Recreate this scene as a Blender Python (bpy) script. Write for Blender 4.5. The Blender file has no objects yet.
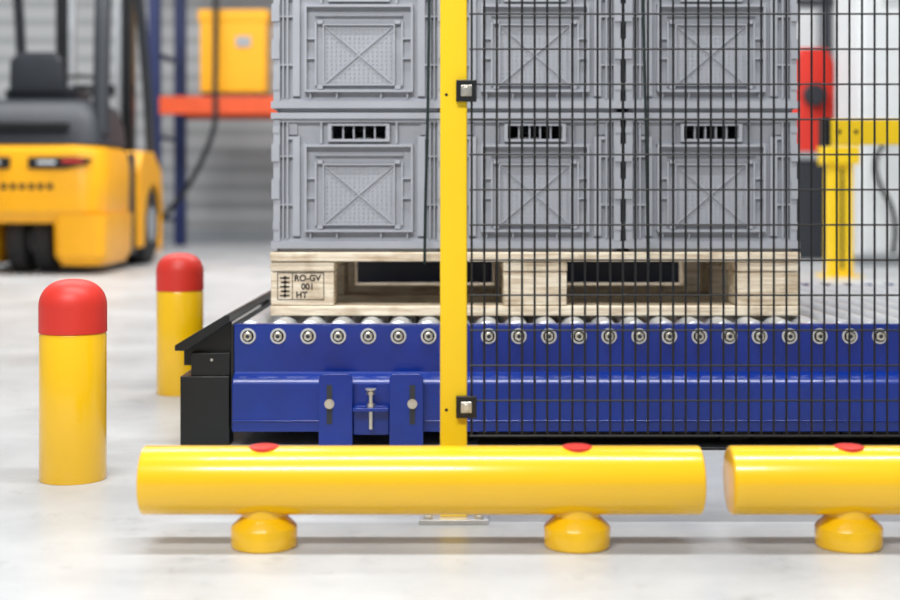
import bpy, bmesh, math, random
from mathutils import Matrix, Vector
random.seed(4)
S = bpy.context.scene
S.view_settings.view_transform = 'Standard'
S.view_settings.exposure = 0.0

# ---------------------------------------------------------------- materials
def mat(name, col, rough=0.5, metal=0.0, var=0.0, vscale=8.0, bump=0.0, bscale=60.0, coat=0.0, col2=None):
    m = bpy.data.materials.new(name); m.use_nodes = True
    nt = m.node_tree; b = nt.nodes['Principled BSDF']
    b.inputs['Base Color'].default_value = (*col, 1)
    b.inputs['Roughness'].default_value = rough
    b.inputs['Metallic'].default_value = metal
    b.inputs['Coat Weight'].default_value = coat
    b.inputs['Coat Roughness'].default_value = 0.08
    tc = nt.nodes.new('ShaderNodeTexCoord')
    if var > 0:
        n = nt.nodes.new('ShaderNodeTexNoise'); n.inputs['Scale'].default_value = vscale
        n.inputs['Detail'].default_value = 6
        r = nt.nodes.new('ShaderNodeValToRGB')
        c2 = col2 or tuple(c*(1-var) for c in col)
        r.color_ramp.elements[0].position = 0.35; r.color_ramp.elements[0].color = (*c2, 1)
        r.color_ramp.elements[1].position = 0.65; r.color_ramp.elements[1].color = (*col, 1)
        nt.links.new(tc.outputs['Object'], n.inputs['Vector'])
        nt.links.new(n.outputs['Fac'], r.inputs['Fac'])
        nt.links.new(r.outputs['Color'], b.inputs['Base Color'])
    if bump > 0:
        n2 = nt.nodes.new('ShaderNodeTexNoise'); n2.inputs['Scale'].default_value = bscale; n2.inputs['Detail'].default_value = 4
        bp = nt.nodes.new('ShaderNodeBump'); bp.inputs['Strength'].default_value = bump
        bp.inputs['Distance'].default_value = 0.002
        nt.links.new(tc.outputs['Object'], n2.inputs['Vector'])
        nt.links.new(n2.outputs['Fac'], bp.inputs['Height'])
        nt.links.new(bp.outputs['Normal'], b.inputs['Normal'])
    return m

M = {}
M['yellow'] = mat('yellow_polymer', (0.94, 0.54, 0.004), 0.25, var=0.05, vscale=5, coat=0.5)
M['yellowpost'] = mat('yellow_powdercoat', (0.95, 0.63, 0.006), 0.4, var=0.04, vscale=5)
M['fyellow'] = mat('forklift_paint', (0.93, 0.42, 0.004), 0.35, var=0.05)
M['red'] = mat('red_polymer', (0.68, 0.032, 0.018), 0.45, var=0.08)
M['blue'] = mat('blue_enamel', (0.002, 0.028, 0.26), 0.25, var=0.22, vscale=9, coat=0.15, bump=0.12, bscale=18)
M['rackblue'] = mat('rack_blue', (0.006, 0.016, 0.09), 0.5, var=0.1)
M['orange'] = mat('rack_orange', (0.74, 0.085, 0.015), 0.5, var=0.1)
M['black'] = mat('black_steel', (0.006, 0.007, 0.008), 0.38, var=0.2)
M['rubber'] = mat('rubber', (0.02, 0.02, 0.022), 0.8, var=0.2)
M['dark'] = mat('dark_plastic', (0.024, 0.028, 0.036), 0.5, var=0.15)
M['wire'] = mat('wire_black', (0.003, 0.003, 0.004), 0.5, var=0.1)
M['strap'] = mat('strap_green', (0.005, 0.018, 0.015), 0.5, var=0.1)
M['crate'] = mat('crate_plastic', (0.385, 0.40, 0.44), 0.45, var=0.08, vscale=12)
M['zinc'] = mat('zinc_steel', (0.72, 0.73, 0.74), 0.35, metal=0.6, var=0.12, vscale=20)
M['bolt'] = mat('bolt_steel', (0.70, 0.66, 0.58), 0.3, metal=0.8, var=0.15, vscale=60)
M['roller'] = mat('roller_galvanised', (0.66, 0.69, 0.72), 0.3, metal=0.5, var=0.1, vscale=15)
M['white'] = mat('white_enamel', (0.72, 0.74, 0.75), 0.4, var=0.04)
M['grey'] = mat('grey_enamel', (0.34, 0.36, 0.38), 0.5, var=0.08)
M['ink'] = mat('stamp_ink', (0.03, 0.025, 0.02), 0.8, var=0.2, vscale=80)

def wood():
    m = bpy.data.materials.new('pallet_wood'); m.use_nodes = True
    nt = m.node_tree; b = nt.nodes['Principled BSDF']; b.inputs['Roughness'].default_value = 0.75
    tc = nt.nodes.new('ShaderNodeTexCoord'); mp = nt.nodes.new('ShaderNodeMapping')
    mp.inputs['Scale'].default_value = (3, 14, 50)
    n = nt.nodes.new('ShaderNodeTexNoise'); n.inputs['Scale'].default_value = 2.5; n.inputs['Detail'].default_value = 8
    n.inputs['Roughness'].default_value = 0.65
    r = nt.nodes.new('ShaderNodeValToRGB')
    e = r.color_ramp.elements
    e[0].position = 0.28; e[0].color = (0.46, 0.31, 0.18, 1)
    e[1].position = 0.58; e[1].color = (0.86, 0.77, 0.61, 1)
    nt.links.new(tc.outputs['Object'], mp.inputs['Vector']); nt.links.new(mp.outputs['Vector'], n.inputs['Vector'])
    nt.links.new(n.outputs['Fac'], r.inputs['Fac'])
    n2 = nt.nodes.new('ShaderNodeTexNoise'); n2.inputs['Scale'].default_value = 13; n2.inputs['Detail'].default_value = 6
    r2 = nt.nodes.new('ShaderNodeValToRGB'); e2 = r2.color_ramp.elements
    e2[0].position = 0.32; e2[0].color = (0.66, 0.60, 0.52, 1); e2[1].position = 0.48; e2[1].color = (1, 1, 1, 1)
    nt.links.new(tc.outputs['Object'], n2.inputs['Vector']); nt.links.new(n2.outputs['Fac'], r2.inputs['Fac'])
    mx = nt.nodes.new('ShaderNodeMix'); mx.data_type = 'RGBA'; mx.blend_type = 'MULTIPLY'; mx.inputs[0].default_value = 0.8
    nt.links.new(r.outputs['Color'], mx.inputs[6]); nt.links.new(r2.outputs['Color'], mx.inputs[7])
    nt.links.new(mx.outputs[2], b.inputs['Base Color'])
    bp = nt.nodes.new('ShaderNodeBump'); bp.inputs['Strength'].default_value = 0.45; bp.inputs['Distance'].default_value = 0.002
    nt.links.new(n.outputs['Fac'], bp.inputs['Height']); nt.links.new(bp.outputs['Normal'], b.inputs['Normal'])
    return m
M['wood'] = wood()

def concrete():
    m = bpy.data.materials.new('polished_concrete'); m.use_nodes = True
    nt = m.node_tree; b = nt.nodes['Principled BSDF']
    tc = nt.nodes.new('ShaderNodeTexCoord')
    n = nt.nodes.new('ShaderNodeTexNoise'); n.inputs['Scale'].default_value = 1.8; n.inputs['Detail'].default_value = 10; n.inputs['Roughness'].default_value = 0.68
    r = nt.nodes.new('ShaderNodeValToRGB'); e = r.color_ramp.elements
    e[0].position = 0.32; e[0].color = (0.41, 0.425, 0.435, 1)
    e[1].position = 0.62; e[1].color = (0.58, 0.59, 0.595, 1)
    nt.links.new(tc.outputs['Object'], n.inputs['Vector']); nt.links.new(n.outputs['Fac'], r.inputs['Fac'])
    n3 = nt.nodes.new('ShaderNodeTexNoise'); n3.inputs['Scale'].default_value = 7; n3.inputs['Detail'].default_value = 12; n3.inputs['Roughness'].default_value = 0.75
    r3 = nt.nodes.new('ShaderNodeValToRGB'); e3 = r3.color_ramp.elements
    e3[0].position = 0.30; e3[0].color = (0.70, 0.70, 0.70, 1); e3[1].position = 0.44; e3[1].color = (1, 1, 1, 1)
    mx = nt.nodes.new('ShaderNodeMix'); mx.data_type = 'RGBA'; mx.blend_type = 'MULTIPLY'; mx.inputs[0].default_value = 1.0
    nt.links.new(tc.outputs['Object'], n3.inputs['Vector']); nt.links.new(n3.outputs['Fac'], r3.inputs['Fac'])
    nt.links.new(r.outputs['Color'], mx.inputs[6]); nt.links.new(r3.outputs['Color'], mx.inputs[7])
    nt.links.new(mx.outputs[2], b.inputs['Base Color'])
    rr = nt.nodes.new('ShaderNodeMapRange'); rr.inputs[3].default_value = 0.24; rr.inputs[4].default_value = 0.46
    nt.links.new(n.outputs['Fac'], rr.inputs[0]); nt.links.new(rr.outputs[0], b.inputs['Roughness'])
    return m
M['floor'] = concrete()

def wallmat(name, c1, c2, scale):
    m = bpy.data.materials.new(name); m.use_nodes = True
    nt = m.node_tree; b = nt.nodes['Principled BSDF']; b.inputs['Roughness'].default_value = 0.6
    tc = nt.nodes.new('ShaderNodeTexCoord'); w = nt.nodes.new('ShaderNodeTexWave')
    w.bands_direction = 'Z'; w.inputs['Scale'].default_value = scale; w.inputs['Distortion'].default_value = 0
    r = nt.nodes.new('ShaderNodeValToRGB'); e = r.color_ramp.elements
    e[0].position = 0.15; e[0].color = (*c1, 1); e[1].position = 0.4; e[1].color = (*c2, 1)
    nt.links.new(tc.outputs['Object'], w.inputs['Vector']); nt.links.new(w.outputs['Fac'], r.inputs['Fac'])
    nt.links.new(r.outputs['Color'], b.inputs['Base Color'])
    return m
M['wall'] = wallmat('wall_sheet_panel', (0.34, 0.35, 0.355), (0.46, 0.47, 0.475), 1.6)

# ---------------------------------------------------------------- mesh helper
class MB:
    def __init__(s, mats):
        s.bm = bmesh.new(); s.mats = mats; s.T = Matrix.Identity(4)
    def _mi(s, m): return s.mats.index(m)
    def box(s, x0, x1, y0, y1, z0, z1, m):
        P = [(x0,y0,z0),(x1,y0,z0),(x1,y1,z0),(x0,y1,z0),(x0,y0,z1),(x1,y0,z1),(x1,y1,z1),(x0,y1,z1)]
        v = [s.bm.verts.new(s.T @ Vector(p)) for p in P]
        for f in ((0,3,2,1),(4,5,6,7),(0,1,5,4),(1,2,6,5),(2,3,7,6),(3,0,4,7)):
            s.bm.faces.new([v[i] for i in f]).material_index = s._mi(m)
    def loft(s, rings, m, cap=True):
        R = [[s.bm.verts.new(s.T @ Vector(p)) for p in r] for r in rings]
        n = len(R[0])
        for a, b in zip(R, R[1:]):
            for i in range(n):
                s.bm.faces.new((a[i], a[(i+1)%n], b[(i+1)%n], b[i])).material_index = s._mi(m)
        if cap:
            s.bm.faces.new(list(reversed(R[0]))).material_index = s._mi(m)
            s.bm.faces.new(R[-1]).material_index = s._mi(m)
    def lathe(s, c, axis, prof, m, seg=24):
        rings = []
        for t, r in prof:
            ring = []
            for i in range(seg):
                a = 2*math.pi*i/seg; u, v = r*math.cos(a), r*math.sin(a)
                if axis == 'Z': p = (c[0]+u, c[1]+v, c[2]+t)
                elif axis == 'Y': p = (c[0]+v, c[1]+t, c[2]+u)
                else: p = (c[0]+t, c[1]+u, c[2]+v)
                ring.append(p)
            rings.append(ring)
        s.loft(rings, m)
    def cyl(s, c, axis, r, h, m, seg=20): s.lathe(c, axis, [(0, r), (h, r)], m, seg)
    def prism(s, poly, axis, a, b, m):
        def P(u, v, t):
            return {'X': (t,u,v), 'Y': (u,t,v), 'Z': (u,v,t)}[axis]
        s.loft([[P(u,v,a) for u,v in poly], [P(u,v,b) for u,v in poly]], m)
    def mesh(s, name):
        bmesh.ops.recalc_face_normals(s.bm, faces=s.bm.faces)
        for f in s.bm.faces: f.smooth = True
        for e in s.bm.edges:
            if len(e.link_faces) == 2 and e.calc_face_angle(0) > math.radians(32): e.smooth = False
        me = bpy.data.meshes.new(name); s.bm.to_mesh(me); s.bm.free()
        for m in s.mats: me.materials.append(M[m])
        return me
    def obj(s, name, parent=None, bevel=0, loc=None, seg=2):
        o = bpy.data.objects.new(name, s.mesh(name)); S.collection.objects.link(o)
        if loc: o.location = loc
        if parent: o.parent = parent
        if bevel:
            b = o.modifiers.new('bevel', 'BEVEL'); b.width = bevel; b.segments = seg
            b.limit_method = 'ANGLE'; b.angle_limit = math.radians(40); b.harden_normals = False
        return o

def empty(name, loc=(0,0,0)):
    e = bpy.data.objects.new(name, None); e.location = loc; e.empty_display_size = 0.1
    S.collection.objects.link(e); return e

def tube(name, pts, r, m, parent=None, smooth=True):
    c = bpy.data.curves.new(name, 'CURVE'); c.dimensions = '3D'; c.bevel_depth = r; c.bevel_resolution = 3
    c.use_fill_caps = True
    sp = c.splines.new('NURBS' if smooth else 'POLY'); sp.points.add(len(pts)-1)
    for p, q in zip(sp.points, pts): p.co = (*q, 1)
    if smooth: sp.use_endpoint_u = True; sp.order_u = 3
    c.materials.append(M[m])
    o = bpy.data.objects.new(name, c); S.collection.objects.link(o)
    if parent: o.parent = parent
    return o

def rrect(cx, cy, hx, hy, r, n=5):
    pts = []
    for k, (sx, sy) in enumerate(((1,1),(-1,1),(-1,-1),(1,-1))):
        for i in range(n+1):
            a = math.pi/2*k + math.pi/2*i/n
            pts.append((cx+sx*(hx-r)+r*math.cos(a), cy+sy*(hy-r)+r*math.sin(a)))
    return pts

# ---------------------------------------------------------------- room
b = MB(['floor']); b.box(-9, 9, -2, 15, -0.1, 0, 'floor'); b.obj('floor')
b = MB(['wall']); b.box(-9, 9, 15, 15.2, 0, 6, 'wall'); b.obj('wall_back')
b = MB(['grey']); b.box(-9, 9, 14.97, 15, 0, 0.14, 'grey'); b.obj('baseboard_back')

# ---------------------------------------------------------------- impact barriers
def barrier(x0, x1, feet):
    L = x1-x0; R = 0.0527; zc = 0.102
    b = MB(['yellow', 'red'])
    b.lathe((x0, 0, zc), 'X', [(0, R-0.006), (0.0008, R-0.003), (0.0025, R-0.0008), (0.005, R), (L-0.005, R), (L-0.0025, R-0.0008), (L-0.0008, R-0.003), (L, R-0.006)], 'yellow', 64)
    for fx in feet:
        b.lathe((fx, 0, 0), 'Z', [(0, 0.049), (0.003, 0.051), (0.030, 0.0515), (0.033, 0.050), (0.048, 0.034), (0.062, 0.033)], 'yellow', 40)
        b.lathe((fx, 0, zc+R-0.006), 'Z', [(0, 0.024), (0.0055, 0.024), (0.007, 0.020), (0.0078, 0.012), (0.008, 0.003)], 'red', 28)
    o = b.obj('impact_barrier'); o.location = (0, 2.17, 0)
    return o
barrier(-0.476, 0.389, (-0.288, 0.197))
barrier(0.432, 1.30, (0.618, 1.11))

# ---------------------------------------------------------------- bollards
def bollard(x, y):
    b = MB(['yellow', 'red'])
    b.lathe((0,0,0), 'Z', [(0, 0.062), (0.002, 0.063), (0.276, 0.063), (0.280, 0.061)], 'yellow', 48)
    prof = [(0.279, 0.060), (0.281, 0.0638), (0.330, 0.0638)]
    for i in range(1, 13):
        a = math.radians(90*i/12.4); prof.append((0.330+0.052*math.sin(a)**0.95, 0.0638*math.cos(a)**0.8))
    b.lathe((0,0,0), 'Z', prof, 'red', 48)
    b.obj('bollard', loc=(x, y, 0))
bollard(-0.721, 2.677); bollard(-0.735, 3.81)

# ---------------------------------------------------------------- safety fence
fence = empty('safety_fence', (0.006, 2.35, 0))
def fpart(b, name, bevel=0):
    o = b.obj(name, parent=fence, bevel=bevel); return o
for i, px in enumerate((0.0, 1.52)):
    b = MB(['yellowpost', 'zinc', 'black', 'bolt'])
    b.box(px-0.0225, px+0.0225, -0.0225, 0.0225, 0.008, 2.0, 'yellowpost')
    fpart(b, 'post_%d' % (i+1), 0.002)
    b = MB(['zinc', 'bolt'])
    b.box(px-0.057, px+0.057, -0.045, 0.05, 0.0, 0.008, 'zinc')
    for sx in (-0.042, 0.042):
        for sy in (-0.033, 0.038):
            b.cyl((px+sx, sy, 0.008), 'Z', 0.008, 0.006, 'bolt', 6)
    fpart(b, 'base_plate_%d' % (i+1), 0.001)
    for k, z in enumerate((0.192, 0.716, 1.24, 1.77)):
        b = MB(['black', 'bolt'])
        s = 1 if i == 0 else -1
        xa, xb = sorted((px+s*0.004, px+s*0.038))
        b.box(xa, xb, -0.034, -0.0228, z-0.018, z+0.018, 'black')
        c = (xa+xb)/2
        b.box(c-0.009, c+0.009, -0.036, -0.034, z-0.009, z+0.009, 'bolt')
        b.cyl((c, -0.040, z), 'Y', 0.0065, 0.004, 'bolt', 12)
        fpart(b, 'clamp_%d_%d' % (i+1, k+1), 0.001)
b = MB(['wire'])
x = 0.030
zt, zb = 1.95, 0.142
while x < 1.49:
    b.cyl((x, -0.026, zb), 'Z', 0.0019, zt-zb, 'wire', 6); x += 0.0209
z = 0.144
while z < zt:
    b.cyl((0.026, -0.0285, z), 'X', 0.0017, 1.468, 'wire', 6); z += 0.0583
fpart(b, 'mesh_panel')
b = MB(['black'])
for z in (0.192, 0.716, 1.24): b.cyl((-0.012, -0.0229, z-0.006), 'Y', 0.0028, 0.0006, 'black', 10)
fpart(b, 'post_holes')

# ---------------------------------------------------------------- roller conveyor
conv = empty('roller_conveyor', (0, 3.03, 0))
XL, XR, D = -0.467, 2.05, 1.33
def cpart(b, name, bevel=0): return b.obj(name, parent=conv, bevel=bevel)
b = MB(['blue'])
b.box(XL, XR, 0.0, 0.006, 0.150, 0.259, 'blue')
b.box(XL, XR, 0.0, 0.022, 0.259, 0.262, 'blue')
b.box(XL, XR, D-0.006, D, 0.10, 0.259, 'blue')
b.box(XL, XR, D-0.022, D, 0.259, 0.262, 'blue')
cpart(b, 'side_fascias', 0.0008)
b = MB(['blue'])
b.prism([(-0.032, 0.034), (-0.032, 0.137), (-0.027, 0.145), (0.0, 0.159), (0.03, 0.159), (0.03, 0.034)], 'X', XL, XR, 'blue')
b.box(XL, XR, -0.036, -0.032, 0.056, 0.060, 'blue')
b.box(XL, XR, D-0.03, D+0.03, 0.034, 0.12, 'blue')
for xx in (-0.2, 0.6, 1.4): b.box(xx, xx+0.05, 0.03, D-0.03, 0.05, 0.12, 'blue')
cpart(b, 'main_beams', 0.002)
b = MB(['roller', 'dark']); bo = MB(['bolt', 'dark', 'zinc'])
x = -0.437; n = 0
while x < XR-0.02:
    b.lathe((x, 0.03, 0.236), 'Y', [(0, 0.024), (0.003, 0.030), (D-0.066, 0.030), (D-0.063, 0.024)], 'roller', 24)
    bo.lathe((x, -0.0005, 0.236), 'Y', [(0, 0.0172), (-0.002, 0.0168), (-0.0025, 0.0130)], 'zinc', 20)
    bo.lathe((x, -0.0022, 0.236), 'Y', [(0, 0.0128), (-0.0008, 0.0126)], 'dark', 20)
    bo.lathe((x, -0.0025, 0.236), 'Y', [(0, 0.0105), (-0.006, 0.0100), (-0.007, 0.008)], 'bolt', 6)
    bo.cyl((x, -0.0100, 0.236), 'Y', 0.0045, 0.003, 'dark', 10)
    bo.cyl((x, D, 0.236), 'Y', 0.011, 0.008, 'bolt', 6)
    x += 0.0651
b.box(XL+0.01, XR-0.01, 0.03, D-0.03, 0.165, 0.170, 'dark')
cpart(b, 'rollers'); cpart(bo, 'roller_bolts')
b = MB(['black'])
b.prism([(-0.592, 0.206), (-0.592, 0.218), (-0.482, 0.284), (-0.474, 0.284), (-0.474, 0.268), (-0.570, 0.206)], 'Y', -0.02, D+0.02, 'black')
b.prism([(-0.580, 0.17), (-0.580, 0.210), (-0.476, 0.272), (-0.476, 0.17)], 'Y', 0.02, 0.03, 'black')
b.box(-0.582, -0.476, -0.01, 0.05, 0.0, 0.150, 'black')
b.box(-0.560, -0.476, -0.002, 0.04, 0.150, 0.20, 'black')
b.box(-0.582, -0.476, D-0.05, D+0.01, 0.0, 0.21, 'black')
b.box(-0.582, -0.560, 0.05, D-0.05, 0.10, 0.150, 'black')
b.box(-0.4755, -0.4675, 0.001, D, 0.035, 0.261, 'black')
cpart(b, 'end_guard', 0.0015)
b = MB(['bolt']); b.cyl((-0.515, -0.006, 0.185), 'Y', 0.003, 0.004, 'bolt', 8)
cpart(b, 'end_guard_screws')
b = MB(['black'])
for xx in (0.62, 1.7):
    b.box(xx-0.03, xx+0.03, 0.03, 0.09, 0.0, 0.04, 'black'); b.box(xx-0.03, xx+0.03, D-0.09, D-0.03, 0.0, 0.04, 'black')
b.box(0.06, XR, 0.05, 0.40, 0.004, 0.045, 'black')  # black box and thin floor sheet fill the strip below the beam
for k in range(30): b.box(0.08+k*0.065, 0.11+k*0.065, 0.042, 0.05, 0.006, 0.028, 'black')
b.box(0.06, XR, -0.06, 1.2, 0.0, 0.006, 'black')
cpart(b, 'black_base_parts', 0.001)
b = MB(['blue', 'bolt'])
def plate(cx, w, z0, z1, r):
    pts = [(cx-w/2, z0), (cx+w/2, z0)]
    for i in range(6):
        a = math.pi/2*i/5; pts.append((cx+w/2-r+r*math.cos(a), z1-r+r*math.sin(a)))
    for i in range(6):
        a = math.pi/2+math.pi/2*i/5; pts.append((cx-w/2+r+r*math.cos(a), z1-r+r*math.sin(a)))
    b.prism(pts, 'Y', -0.058, -0.050, 'blue')
plate(-0.243, 0.072, 0.0, 0.162, 0.012); plate(-0.093, 0.072, 0.0, 0.162, 0.012)
b.box(-0.279, -0.272, -0.056, -0.02, 0.012, 0.15, 'blue'); b.box(-0.064, -0.057, -0.056, -0.02, 0.012, 0.15, 'blue')
b.box(-0.206, -0.130, -0.046, -0.034, 0.030, 0.092, 'blue')
b.box(-0.206, -0.130, -0.070, -0.03, 0.083, 0.091, 'blue')
cpart(b, 'tension_bracket', 0.0015)
b = MB(['bolt', 'dark'])
for bx in (-0.256, -0.080):
    b.box(bx-0.006, bx+0.006, -0.0588, -0.0578, 0.055, 0.138, 'dark')
    b.cyl((bx, -0.061, 0.098), 'Y', 0.0105, 0.003, 'bolt', 20); b.cyl((bx, -0.069, 0.098), 'Y', 0.008, 0.008, 'bolt', 6)
b.cyl((-0.168, -0.060, 0.045), 'Z', 0.0045, 0.085, 'bolt', 12)
for zz in (0.092, 0.118): b.cyl((-0.168, -0.060, zz), 'Z', 0.009, 0.007, 'bolt', 6)
b.cyl((-0.168, -0.060, 0.128), 'Z', 0.012, 0.003, 'bolt', 16)
cpart(b, 'tension_bolts')

du = empty('dark_rear_unit', (0.27, 4.60, 0))  # dark unit added behind the pallet, made tall to darken the pallet gaps
b = MB(['black', 'dark', 'grey'])
b.box(-0.80, 0.82, 0.0, 0.6, 0.03, 0.315, 'black')
b.box(-0.81, 0.83, -0.01, 0.61, 0.315, 0.33, 'dark')
for x in (-0.75, 0.0, 0.72): b.box(x, x+0.06, 0.02, 0.58, 0, 0.03, 'grey')
b.cyl((-0.45, 0.30, 0.33), 'Z', 0.07, 0.05, 'dark', 20); b.box(0.30, 0.62, 0.1, 0.5, 0.33, 0.38, 'black')
b.obj('housing', parent=du, bevel=0.004)

# ---------------------------------------------------------------- pallet (EUR type)
pal = empty('wooden_pallet', (0.193, 3.167, 0.2675))
b = MB(['wood'])
for xc, w in ((-0.5275, 0.145), (0.0, 0.145), (0.5275, 0.145)):
    for yc, d in ((0.05, 0.10), (0.40, 0.145), (0.75, 0.10)):
        b.box(xc-w/2+0.001, xc+w/2-0.001, yc-d/2+0.003, yc+d/2-0.002, 0.0232, 0.0988, 'wood')
    b.box(xc-w/2, xc+w/2, 0.001, 0.8, 0.1002, 0.1212, 'wood')
b.obj('blocks', parent=pal, bevel=0.003)
b = MB(['wood'])
for y0, y1 in ((0, 0.1), (0.3275, 0.4725), (0.7, 0.8)): b.box(-0.6, 0.6, y0, y1, 0.0, 0.022, 'wood')
b.obj('bottom_boards', parent=pal, bevel=0.003)
b = MB(['wood'])
for y0, y1 in ((0, 0.145), (0.187, 0.287), (0.3275, 0.4725), (0.513, 0.613), (0.655, 0.8)): b.box(-0.6, 0.6, y0-0.003, y1-0.002, 0.1228, 0.144, 'wood')
b.obj('deck_boards', parent=pal, bevel=0.003)
b = MB(['dark'])
for xc in (-0.56, -0.50, -0.03, 0.035, 0.50, 0.555):
    b.cyl((xc, 0.022, 0.1436), 'Z', 0.004, 0.001, 'dark', 8)
b.obj('nails', parent=pal)
def text(body, x, z, size):
    c = bpy.data.curves.new('stamp', 'FONT'); c.body = body; c.size = size; c.extrude = 0.0002; c.offset = 0.0005
    c.materials.append(M['ink'])
    o = bpy.data.objects.new('stamp_text', c); S.collection.objects.link(o); o.parent = pal
    o.location = (x, 0.0022, z); o.rotation_euler = (math.pi/2, 0, 0)
text('RO-GV', -0.546, 0.079, 0.0195); text('001', -0.530, 0.060, 0.0195); text('HT', -0.542, 0.041, 0.0195)
b = MB(['ink'])
x0, x1, z0, z1 = -0.584, -0.478, 0.036, 0.098
for bx in ((x0,x1,z0,z0+.0016),(x0,x1,z1-.0016,z1),(x0,x0+.0016,z0,z1),(x1-.0016,x1,z0,z1),(-0.5505,-0.549,z0,z1)):
    b.box(bx[0], bx[1], 0.0020, 0.0032, bx[2], bx[3], 'ink')
for k in range(5):
    b.box(-0.569, -0.564, 0.0020, 0.0032, 0.042+k*0.010, 0.050+k*0.010, 'ink')
    b.box(-0.578+0.002*(k%2), -0.556, 0.0020, 0.0032, 0.044+k*0.010, 0.0475+k*0.010, 'ink')
b.obj('stamp_mark', parent=pal)

# ---------------------------------------------------------------- crates
W = 0.1985; H = 0.3165
b = MB(['crate', 'dark'])
def crate_side(full):
    yc = -0.180
    RW = W if full else 0.1819
    b.box(-0.1795, 0.1795, yc, yc+0.004, 0.003, 0.256, 'crate')
    b.box(-0.1795, -0.060, yc, yc+0.004, 0.256, 0.286, 'crate')
    b.box(0.060, 0.1795, yc, yc+0.004, 0.256, 0.286, 'crate')
    b.box(-0.1795, 0.1795, yc, yc+0.004, 0.286, H-0.002, 'crate')
    for k in range(1, 5):
        xx = -0.060+0.024*k; b.box(xx-0.002, xx+0.002, yc-0.004, yc+0.012, 0.256, 0.286, 'crate')
    def r(x0, x1, z0, z1, d=0.008): b.box(x0, x1, yc-d, yc+0.001, z0, z1, 'crate')
    r(-0.070, 0.070, 0.250, 0.256, 0.014); r(-0.070, 0.070, 0.286, 0.291, 0.014)
    r(-0.070, -0.062, 0.256, 0.286, 0.014); r(0.062, 0.070, 0.256, 0.286, 0.014)
    r(-RW, RW, 0.302, H-0.001, 0.0185); r(-0.179, 0.179, 0.294, 0.302, 0.011)
    r(-0.1785, 0.1785, 0.0, 0.008, 0.0065)
    r(-RW, RW, 0.008, 0.024, 0.0185); r(-0.178, 0.178, 0.024, 0.030, 0.009)
    for s in (-1, 1):
        def q(a, c, z0, z1, d): r(min(s*a, s*c), max(s*a, s*c), z0, z1, d)
        q(0.160, 0.1635, 0.030, 0.294, 0.012)
        q(0.170, 0.173, 0.030, 0.294, 0.012)
        q(0.134, 0.150, 0.036, 0.262, 0.010)
        q(0.118, 0.123, 0.045, 0.246, 0.016)
        q(0.096, 0.100, 0.060, 0.205, 0.009)
        q(0.100, 0.118, 0.120, 0.124, 0.009); q(0.100, 0.118, 0.165, 0.169, 0.009)
        q(0.150, 0.1785, 0.105, 0.109, 0.010); q(0.150, 0.1785, 0.215, 0.219, 0.010)
        q(0.150, 0.160, 0.255, 0.262, 0.009)
        q(0.082, 0.094, 0.052, 0.060, 0.011); q(0.082, 0.094, 0.200, 0.208, 0.011)
        q(0.140, 0.165, 0.266, 0.294, 0.005)
        q(0.083, 0.088, 0.246, 0.294, 0.011)
    r(-0.123, 0.123, 0.045, 0.050, 0.016); r(-0.123, 0.123, 0.238, 0.244, 0.016)
    r(-0.100, 0.100, 0.218, 0.222, 0.009)
    r(-0.082, 0.082, 0.060, 0.200, 0.003)
    r(-0.082, 0.082, 0.060, 0.063, 0.010); r(-0.082, 0.082, 0.197, 0.200, 0.010)
    r(-0.082, -0.079, 0.060, 0.200, 0.010); r(0.079, 0.082, 0.060, 0.200, 0.010)
    for i in range(15):
        for j in range(13):
            x = -0.0725+i*0.01036; z = 0.070+j*0.010
            b.box(x-0.0018, x+0.0018, yc-0.0050, yc-0.003, z-0.0018, z+0.0018, 'crate')
    for s in (-1, 1):
        L = math.hypot(0.158, 0.134); a = math.atan2(0.134, 0.158)*s
        T0 = b.T.copy()
        b.T = T0 @ Matrix.Translation((0, yc-0.0055, 0.130)) @ Matrix.Rotation(a, 4, 'Y')
        b.box(-L/2, L/2, -0.0012, 0.0026, -0.0014, 0.0014, 'crate'); b.T = T0
    for k in (-0.11, -0.05, 0.05, 0.11): r(k-0.002, k+0.002, 0.030, 0.045, 0.010)
for k in range(4):
    b.T = Matrix.Rotation(math.pi/2*k, 4, 'Z'); crate_side(k % 2 == 0)
b.T = Matrix.Identity(4)
for sx in (-1, 1):
    for sy in (-1, 1):
        def cbox(a, c, z0, z1):
            xs = sorted((sx*a, sx*c)); ys = sorted((sy*a, sy*c)); b.box(xs[0], xs[1], ys[0], ys[1], z0, z1, 'crate')
        cbox(0.1785, 0.1935, 0.0245, 0.3015)
        cbox(0.1800, 0.1950, 0.050, 0.068); cbox(0.1800, 0.1975, 0.120, 0.165); cbox(0.1800, 0.1975, 0.205, 0.245); cbox(0.1800, 0.1950, 0.270, 0.282)
b.box(-0.178, 0.178, -0.178, 0.178, 0.0005, 0.004, 'crate')
crate_me = b.mesh('crate')
for row in range(3):
    for dep in range(2):
        for c in range(3):
            o = bpy.data.objects.new('plastic_crate', crate_me); S.collection.objects.link(o)
            o.location = (0.193-0.4+0.4*c, 3.168+0.2+0.4*dep, 0.412+0.3175*row)

st = empty('load_strap', (0, 3.14, 0))
tube('strap_left', [(-0.057, 0.0, 0.385), (-0.056, 0, 0.5), (-0.050, 0, 0.7), (-0.046, 0.002, 1.0), (-0.045, 0.01, 1.36)], 0.0034, 'strap', st)
tube('strap_right', [(0.445, 0.0, 0.385), (0.443, 0, 0.5), (0.440, 0, 0.7), (0.432, 0.002, 1.0), (0.43, 0.01, 1.36)], 0.0034, 'strap', st)

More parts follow.
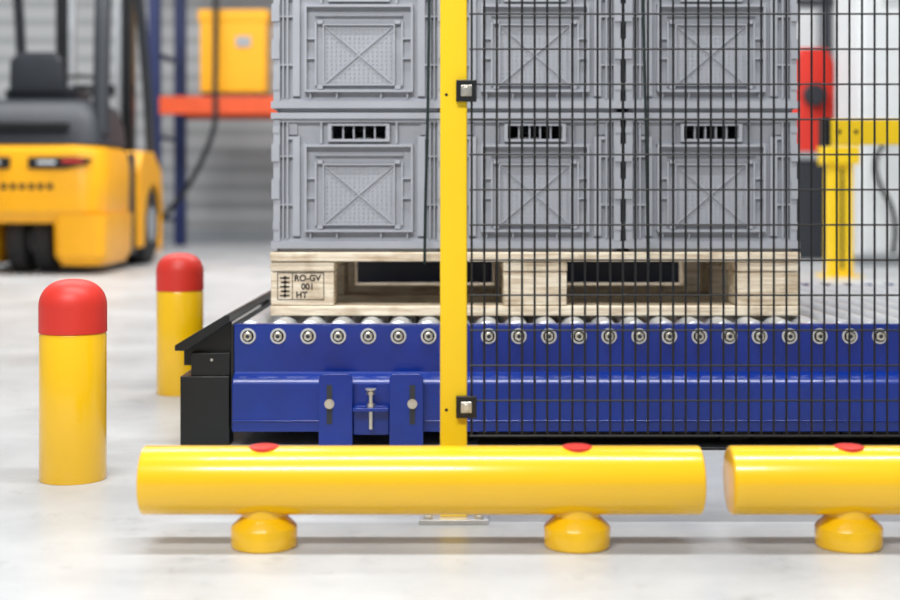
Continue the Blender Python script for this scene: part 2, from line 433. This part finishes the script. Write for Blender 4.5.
# ---------------------------------------------------------------- forklift
fk = empty('forklift', (-2.80, 9.1, 0))
def fp(b, name, bevel=0): return b.obj(name, parent=fk, bevel=bevel, seg=3)
b = MB(['fyellow'])
def ring(z, hx, y0, y1, r): return [(u, v, z) for u, v in rrect(0, (y0+y1)/2, hx, (y1-y0)/2, r)]
b.loft([ring(0.34, 0.50, 0.06, 0.9, 0.12), ring(0.42, 0.54, 0.0, 0.9, 0.16), ring(0.70, 0.55, 0.0, 0.9, 0.18), ring(0.82, 0.53, 0.03, 0.9, 0.18), ring(0.87, 0.46, 0.10, 0.88, 0.16)], 'fyellow')
for s in (-1, 1):
    cx = s*0.375
    b.loft([[(u, v, z) for u, v in rrect(cx, 0.45, h, d, 0.08)] for z, h, d in ((0.06, 0.14, 0.38), (0.13, 0.17, 0.43), (0.40, 0.175, 0.44))], 'fyellow')
fp(b, 'counterweight')
b = MB(['fyellow', 'dark'])
for s in (-1, 1):
    x0, x1 = (0.36, 0.56) if s > 0 else (-0.56, -0.36)
    arch = [(1.02, 0.14), (1.00, 0.70), (1.12, 0.84), (1.50, 0.84), (1.78, 0.70), (1.84, 0.36), (1.74, 0.52), (1.60, 0.60), (1.42, 0.60), (1.27, 0.50), (1.20, 0.34), (1.18, 0.14)]
    b.prism(arch, 'X', x0, x1, 'fyellow')
b.box(-0.50, 0.50, 0.9, 1.75, 0.12, 0.45, 'dark')
b.box(-0.53, 0.53, 0.86, 1.02, 0.10, 0.82, 'dark')
fp(b, 'chassis', 0.01)
b = MB(['dark'])
b.loft([ring(0.855, 0.51, 0.07, 0.95, 0.16), ring(1.00, 0.48, 0.10, 0.98, 0.14), ring(1.12, 0.44, 0.18, 0.95, 0.12), ring(1.16, 0.38, 0.24, 0.90, 0.10)], 'dark')
b.loft([ring(1.14, 0.24, 0.45, 0.90, 0.08), ring(1.24, 0.25, 0.42, 0.92, 0.08)], 'dark')
b.loft([ring(1.23, 0.20, 0.40, 0.50, 0.04), ring(1.43, 0.18, 0.36, 0.44, 0.03), ring(1.49, 0.13, 0.37, 0.42, 0.02)], 'dark')
fp(b, 'hood_and_seat')
b = MB(['rubber', 'grey'])
for s in (-1, 1):
    for (cx, cy, r, w) in ((s*0.09, 0.40, 0.23, 0.13), (s*0.45, 1.50, 0.30, 0.18)):
        b.lathe((cx-w/2, cy, r), 'X', [(0, r-0.05), (0.01, r-0.01), (0.03, r), (w-0.03, r), (w-0.01, r-0.01), (w, r-0.05)], 'rubber', 32)
        b.lathe((cx-w/2-0.004, cy, r), 'X', [(0, r*0.45), (w+0.008, r*0.45)], 'grey', 20)
fp(b, 'wheels')
b = MB(['black', 'red', 'white'])
for s in (-1, 1):
    poly = [(0.06, 0.695), (0.06, 0.77), (0.36, 0.775), (0.47, 0.76), (0.44, 0.725), (0.30, 0.695)]
    b.prism([(s*u, v) for u, v in poly], 'Y', -0.015, 0.06, 'black')
    xc, xd = sorted((s*0.28, s*0.42)); b.box(xc, xd, -0.022, 0.0, 0.735, 0.755, 'red')
    xc, xd = sorted((s*0.12, s*0.24)); b.box(xc, xd, -0.022, 0.0, 0.725, 0.745, 'white')
for k in range(9): b.box(-0.30+k*0.06, -0.262+k*0.06, -0.006, 0.02, 0.56, 0.60, 'black')
b.box(-0.30, 0.30, 0.05, 0.12, 0.955, 1.0, 'black')
fp(b, 'tail_lamps', 0.004)
for s in (-1, 1):
    tube('guard_pillar_rear_%s' % ('l' if s < 0 else 'r'), [(s*0.47, 0.24, 0.93), (s*0.46, 0.30, 1.3), (s*0.44, 0.42, 1.9), (s*0.43, 0.52, 2.12)], 0.055, 'dark', fk)
    tube('guard_pillar_front_%s' % ('l' if s < 0 else 'r'), [(s*0.49, 1.74, 0.55), (s*0.49, 1.72, 1.0), (s*0.46, 1.50, 1.9), (s*0.45, 1.40, 2.12)], 0.04, 'dark', fk)
b = MB(['dark'])
b.box(-0.49, -0.42, 0.48, 1.46, 2.10, 2.17, 'dark'); b.box(0.42, 0.49, 0.48, 1.46, 2.10, 2.17, 'dark')
for k in range(7): b.box(-0.45, 0.45, 0.50+k*0.15, 0.53+k*0.15, 2.11, 2.16, 'dark')
fp(b, 'overhead_guard', 0.008)
b = MB(['black', 'grey'])
for s in (-1, 1):
    xa, xb = sorted((s*0.22, s*0.30)); b.box(xa, xb, 1.90, 2.05, 0.08, 2.6, 'black')
    xa, xb = sorted((s*0.16, s*0.21)); b.box(xa, xb, 1.93, 2.02, 0.10, 2.5, 'grey')
    xa, xb = sorted((s*0.14, s*0.25)); b.box(xa, xb, 2.14, 3.15, 0.05, 0.09, 'black')
    b.box(xa, xb, 2.12, 2.17, 0.05, 0.55, 'black')
for z in (0.25, 1.3, 2.52): b.box(-0.30, 0.30, 1.94, 2.04, z, z+0.09, 'black')
b.box(-0.40, 0.40, 2.05, 2.12, 0.15, 0.25, 'black'); b.box(-0.40, 0.40, 2.05, 2.12, 0.45, 0.55, 'black')
fp(b, 'mast_and_forks', 0.005)
tube('steering_column', [(0.0, 1.65, 0.6), (0.0, 1.55, 1.0), (0.0, 1.35, 1.32)], 0.04, 'black', fk, False)
b = MB(['black'])
pts = [[(0.19*math.cos(a)+0.015*math.cos(a)*math.cos(t), 1.33+0.17*math.sin(a)+0.015*math.sin(a)*math.cos(t), 1.34+0.08*math.sin(a)+0.015*math.sin(t)) for t in [k*math.pi/4 for k in range(8)]] for a in [k*math.pi/12 for k in range(25)]]
b.loft(pts, 'black', cap=False); fp(b, 'steering_wheel')

# ---------------------------------------------------------------- storage rack
rk = empty('pallet_rack', (0, 13.3, 0))
b = MB(['rackblue'])
for x in (-2.87, 1.1):
    b.box(x, x+0.11, 0, 0.10, 0, 4.0, 'rackblue'); b.box(x+0.07, x+0.18, 0.9, 1.0, 0, 4.0, 'rackblue')
    for k in range(5):
        b.box(x+0.03, x+0.07, 0.1, 0.9, 0.25+k*0.8, 0.29+k*0.8, 'rackblue')
    b.box(x-0.03, x+0.14, -0.03, 0.13, 0, 0.01, 'rackblue')
b.obj('uprights', parent=rk, bevel=0.004)
b = MB(['orange'])
for z in (1.28, 3.1):
    b.box(-2.76, 1.1, -0.01, 0.05, z, z+0.17, 'orange'); b.box(-2.70, 1.1, 0.95, 1.01, z, z+0.16, 'orange')
b.obj('beams', parent=rk, bevel=0.004)
b = MB(['grey']); b.box(-2.76, 1.1, 0.05, 0.95, 1.40, 1.43, 'grey'); b.box(-2.76, 1.1, 0.05, 0.95, 3.22, 3.25, 'grey')
b.obj('shelf_decks', parent=rk)
b = MB(['fyellow', 'black']); b.prism([(-2.92, 0.0), (-2.92, 0.32), (-2.88, 0.36), (-2.76, 0.36), (-2.72, 0.32), (-2.72, 0.0)], 'Y', -0.12, -0.06, 'fyellow')
b.obj('column_guard', parent=rk, bevel=0.005)
ch = empty('battery_charger', (-2.08, 13.42, 1.432))
b = MB(['fyellow']); b.box(-0.32, 0.32, 0, 0.4, 0.06, 0.84, 'fyellow'); b.box(-0.34, 0.34, -0.012, 0.41, 0.74, 0.86, 'fyellow'); b.obj('housing', parent=ch, bevel=0.02)
b = MB(['dark', 'white', 'grey'])
b.box(-0.30, -0.22, 0.02, 0.38, 0, 0.06, 'dark'); b.box(0.22, 0.30, 0.02, 0.38, 0, 0.06, 'dark')
b.box(0.03, 0.17, -0.016, 0.0, 0.50, 0.60, 'grey')
b.obj('fittings', parent=ch)
tube('charger_cable', [(0, 0.0, 1.2), (0.0, 0, 0.7), (0, -0.05, 0.0), (0.02, -0.1, -0.3), (-0.25, -0.15, -0.9), (-0.5, -0.1, -1.15)], 0.026, 'black', ch)
bpy.data.objects['charger_cable'].location = (-0.15, -0.08, 0)

# ---------------------------------------------------------------- right background
gp = empty('guard_column', (2.50, 9.0, 0))
b = MB(['yellowpost'])
b.box(-0.075, 0.075, -0.07, 0.07, 0.01, 0.72, 'yellowpost'); b.box(-0.11, 0.11, -0.1, 0.1, 0.72, 0.84, 'yellowpost'); b.box(-0.13, 0.13, -0.12, 0.12, 0, 0.012, 'yellowpost')
b.obj('column', parent=gp, bevel=0.01)
b = MB(['black']); b.box(-0.01, 0.01, -0.075, -0.07, 0.05, 0.70, 'black'); b.obj('seam', parent=gp)

arm = empty('yellow_gate_arm', (0, 5.0, 0))
b = MB(['yellowpost', 'black'])
b.box(1.345, 2.25, -0.035, 0.035, 0.715, 0.805, 'yellowpost')
b.box(2.20, 2.28, -0.04, 0.04, 0.01, 0.85, 'yellowpost'); b.box(2.13, 2.35, -0.1, 0.1, 0, 0.01, 'yellowpost')
b.box(1.325, 1.35, -0.038, 0.038, 0.71, 0.81, 'black')
for x in (1.38, 1.44): b.cyl((x, -0.038, 0.76), 'Y', 0.008, 0.004, 'black', 10)
b.obj('arm', parent=arm, bevel=0.003)

cab = empty('electrical_cabinet', (3.45, 10.2, 0))
b = MB(['white', 'grey', 'black'])
b.box(-0.48, 0.75, 0, 0.6, 0.08, 2.35, 'white'); b.box(-0.45, 0.72, 0.03, 0.57, 0, 0.08, 'grey')
b.box(-0.44, 0.10, -0.015, 0, 0.12, 2.30, 'white'); b.box(0.12, 0.71, -0.015, 0, 0.12, 2.30, 'white')
b.box(0.03, 0.06, -0.03, -0.015, 1.1, 1.3, 'black')
for k in range(6): b.box(-0.30, -0.02, -0.02, -0.015, 1.9+k*0.04, 1.915+k*0.04, 'grey')
b.obj('cabinet_body', parent=cab, bevel=0.006)
tube('cabinet_cable', [(-0.1, -0.03, 1.0), (-0.3, -0.08, 0.95), (-0.42, -0.1, 0.7), (-0.2, -0.1, 0.35), (-0.25, -0.08, 0.1)], 0.018, 'black', cab)

rm = empty('red_machine_unit', (3.02, 11.2, 0))
b = MB(['red', 'grey', 'dark'])
b.box(-0.30, 0.10, 0, 0.5, 0, 0.80, 'dark'); b.box(-0.34, 0.14, -0.02, 0.52, 0.80, 0.86, 'grey')
b.loft([[(u-0.1, v, z) for u, v in rrect(0, 0.25, hx, 0.2, 0.05)] for z, hx in ((0.86, 0.15), (1.25, 0.20), (1.58, 0.19), (1.70, 0.12))], 'red')
b.cyl((-0.1, -0.02, 1.32), 'Y', 0.09, 0.07, 'dark', 20)
b.obj('unit_body', parent=rm, bevel=0.008)
b = MB(['grey', 'dark', 'white'])
b.box(1.9, 5.5, 0, 0.05, 0, 3.2, 'grey')
for x in (1.9, 2.6, 3.3, 4.0, 4.7, 5.4): b.box(x, x+0.06, -0.04, 0.0, 0, 3.2, 'dark')
for z in (1.2, 2.2): b.box(1.9, 5.46, -0.03, 0.0, z, z+0.05, 'dark')
b.box(2.66, 3.24, -0.01, 0.0, 1.3, 2.15, 'white'); b.box(3.4, 3.95, -0.01, 0.0, 1.3, 2.15, 'white')
b.obj('partition_panel', loc=(0, 12.4, 0))

# ---------------------------------------------------------------- light
w = bpy.data.worlds.new('World'); S.world = w; w.use_nodes = True
bg = w.node_tree.nodes['Background']; bg.inputs[0].default_value = (0.92, 0.96, 1.0, 1); bg.inputs[1].default_value = 0.33
def area(name, loc, rot, sx, sy, e, col=(1,1,1)):
    l = bpy.data.lights.new(name, 'AREA'); l.shape = 'RECTANGLE'; l.size = sx; l.size_y = sy; l.energy = e; l.color = col
    o = bpy.data.objects.new(name, l); o.location = loc; o.rotation_euler = rot; S.collection.objects.link(o)
area('hall_lamp_main', (0.1, 2.1, 4.2), (0, 0, 0), 4.0, 0.3, 175)
area('hall_lamp_front', (-0.9, -0.4, 3.2), (math.radians(52), 0, 0), 2.4, 0.4, 125)
area('hall_lamp_rear', (0, 6.5, 5.0), (0, 0, 0), 8.0, 0.8, 270)
area('hall_lamp_far', (-2, 9.0, 4.8), (math.radians(28), 0, 0), 9.0, 0.8, 440)

# ---------------------------------------------------------------- camera
cam = bpy.data.cameras.new('camera'); cam.lens = 56; cam.sensor_width = 36
cam.shift_y = -109/900
cam.dof.use_dof = True; cam.dof.focus_distance = 2.68; cam.dof.aperture_fstop = 2.6
co = bpy.data.objects.new('camera', cam); co.location = (0, 0, 0.55); co.rotation_euler = (math.pi/2, 0, 0)
S.collection.objects.link(co); S.camera = co
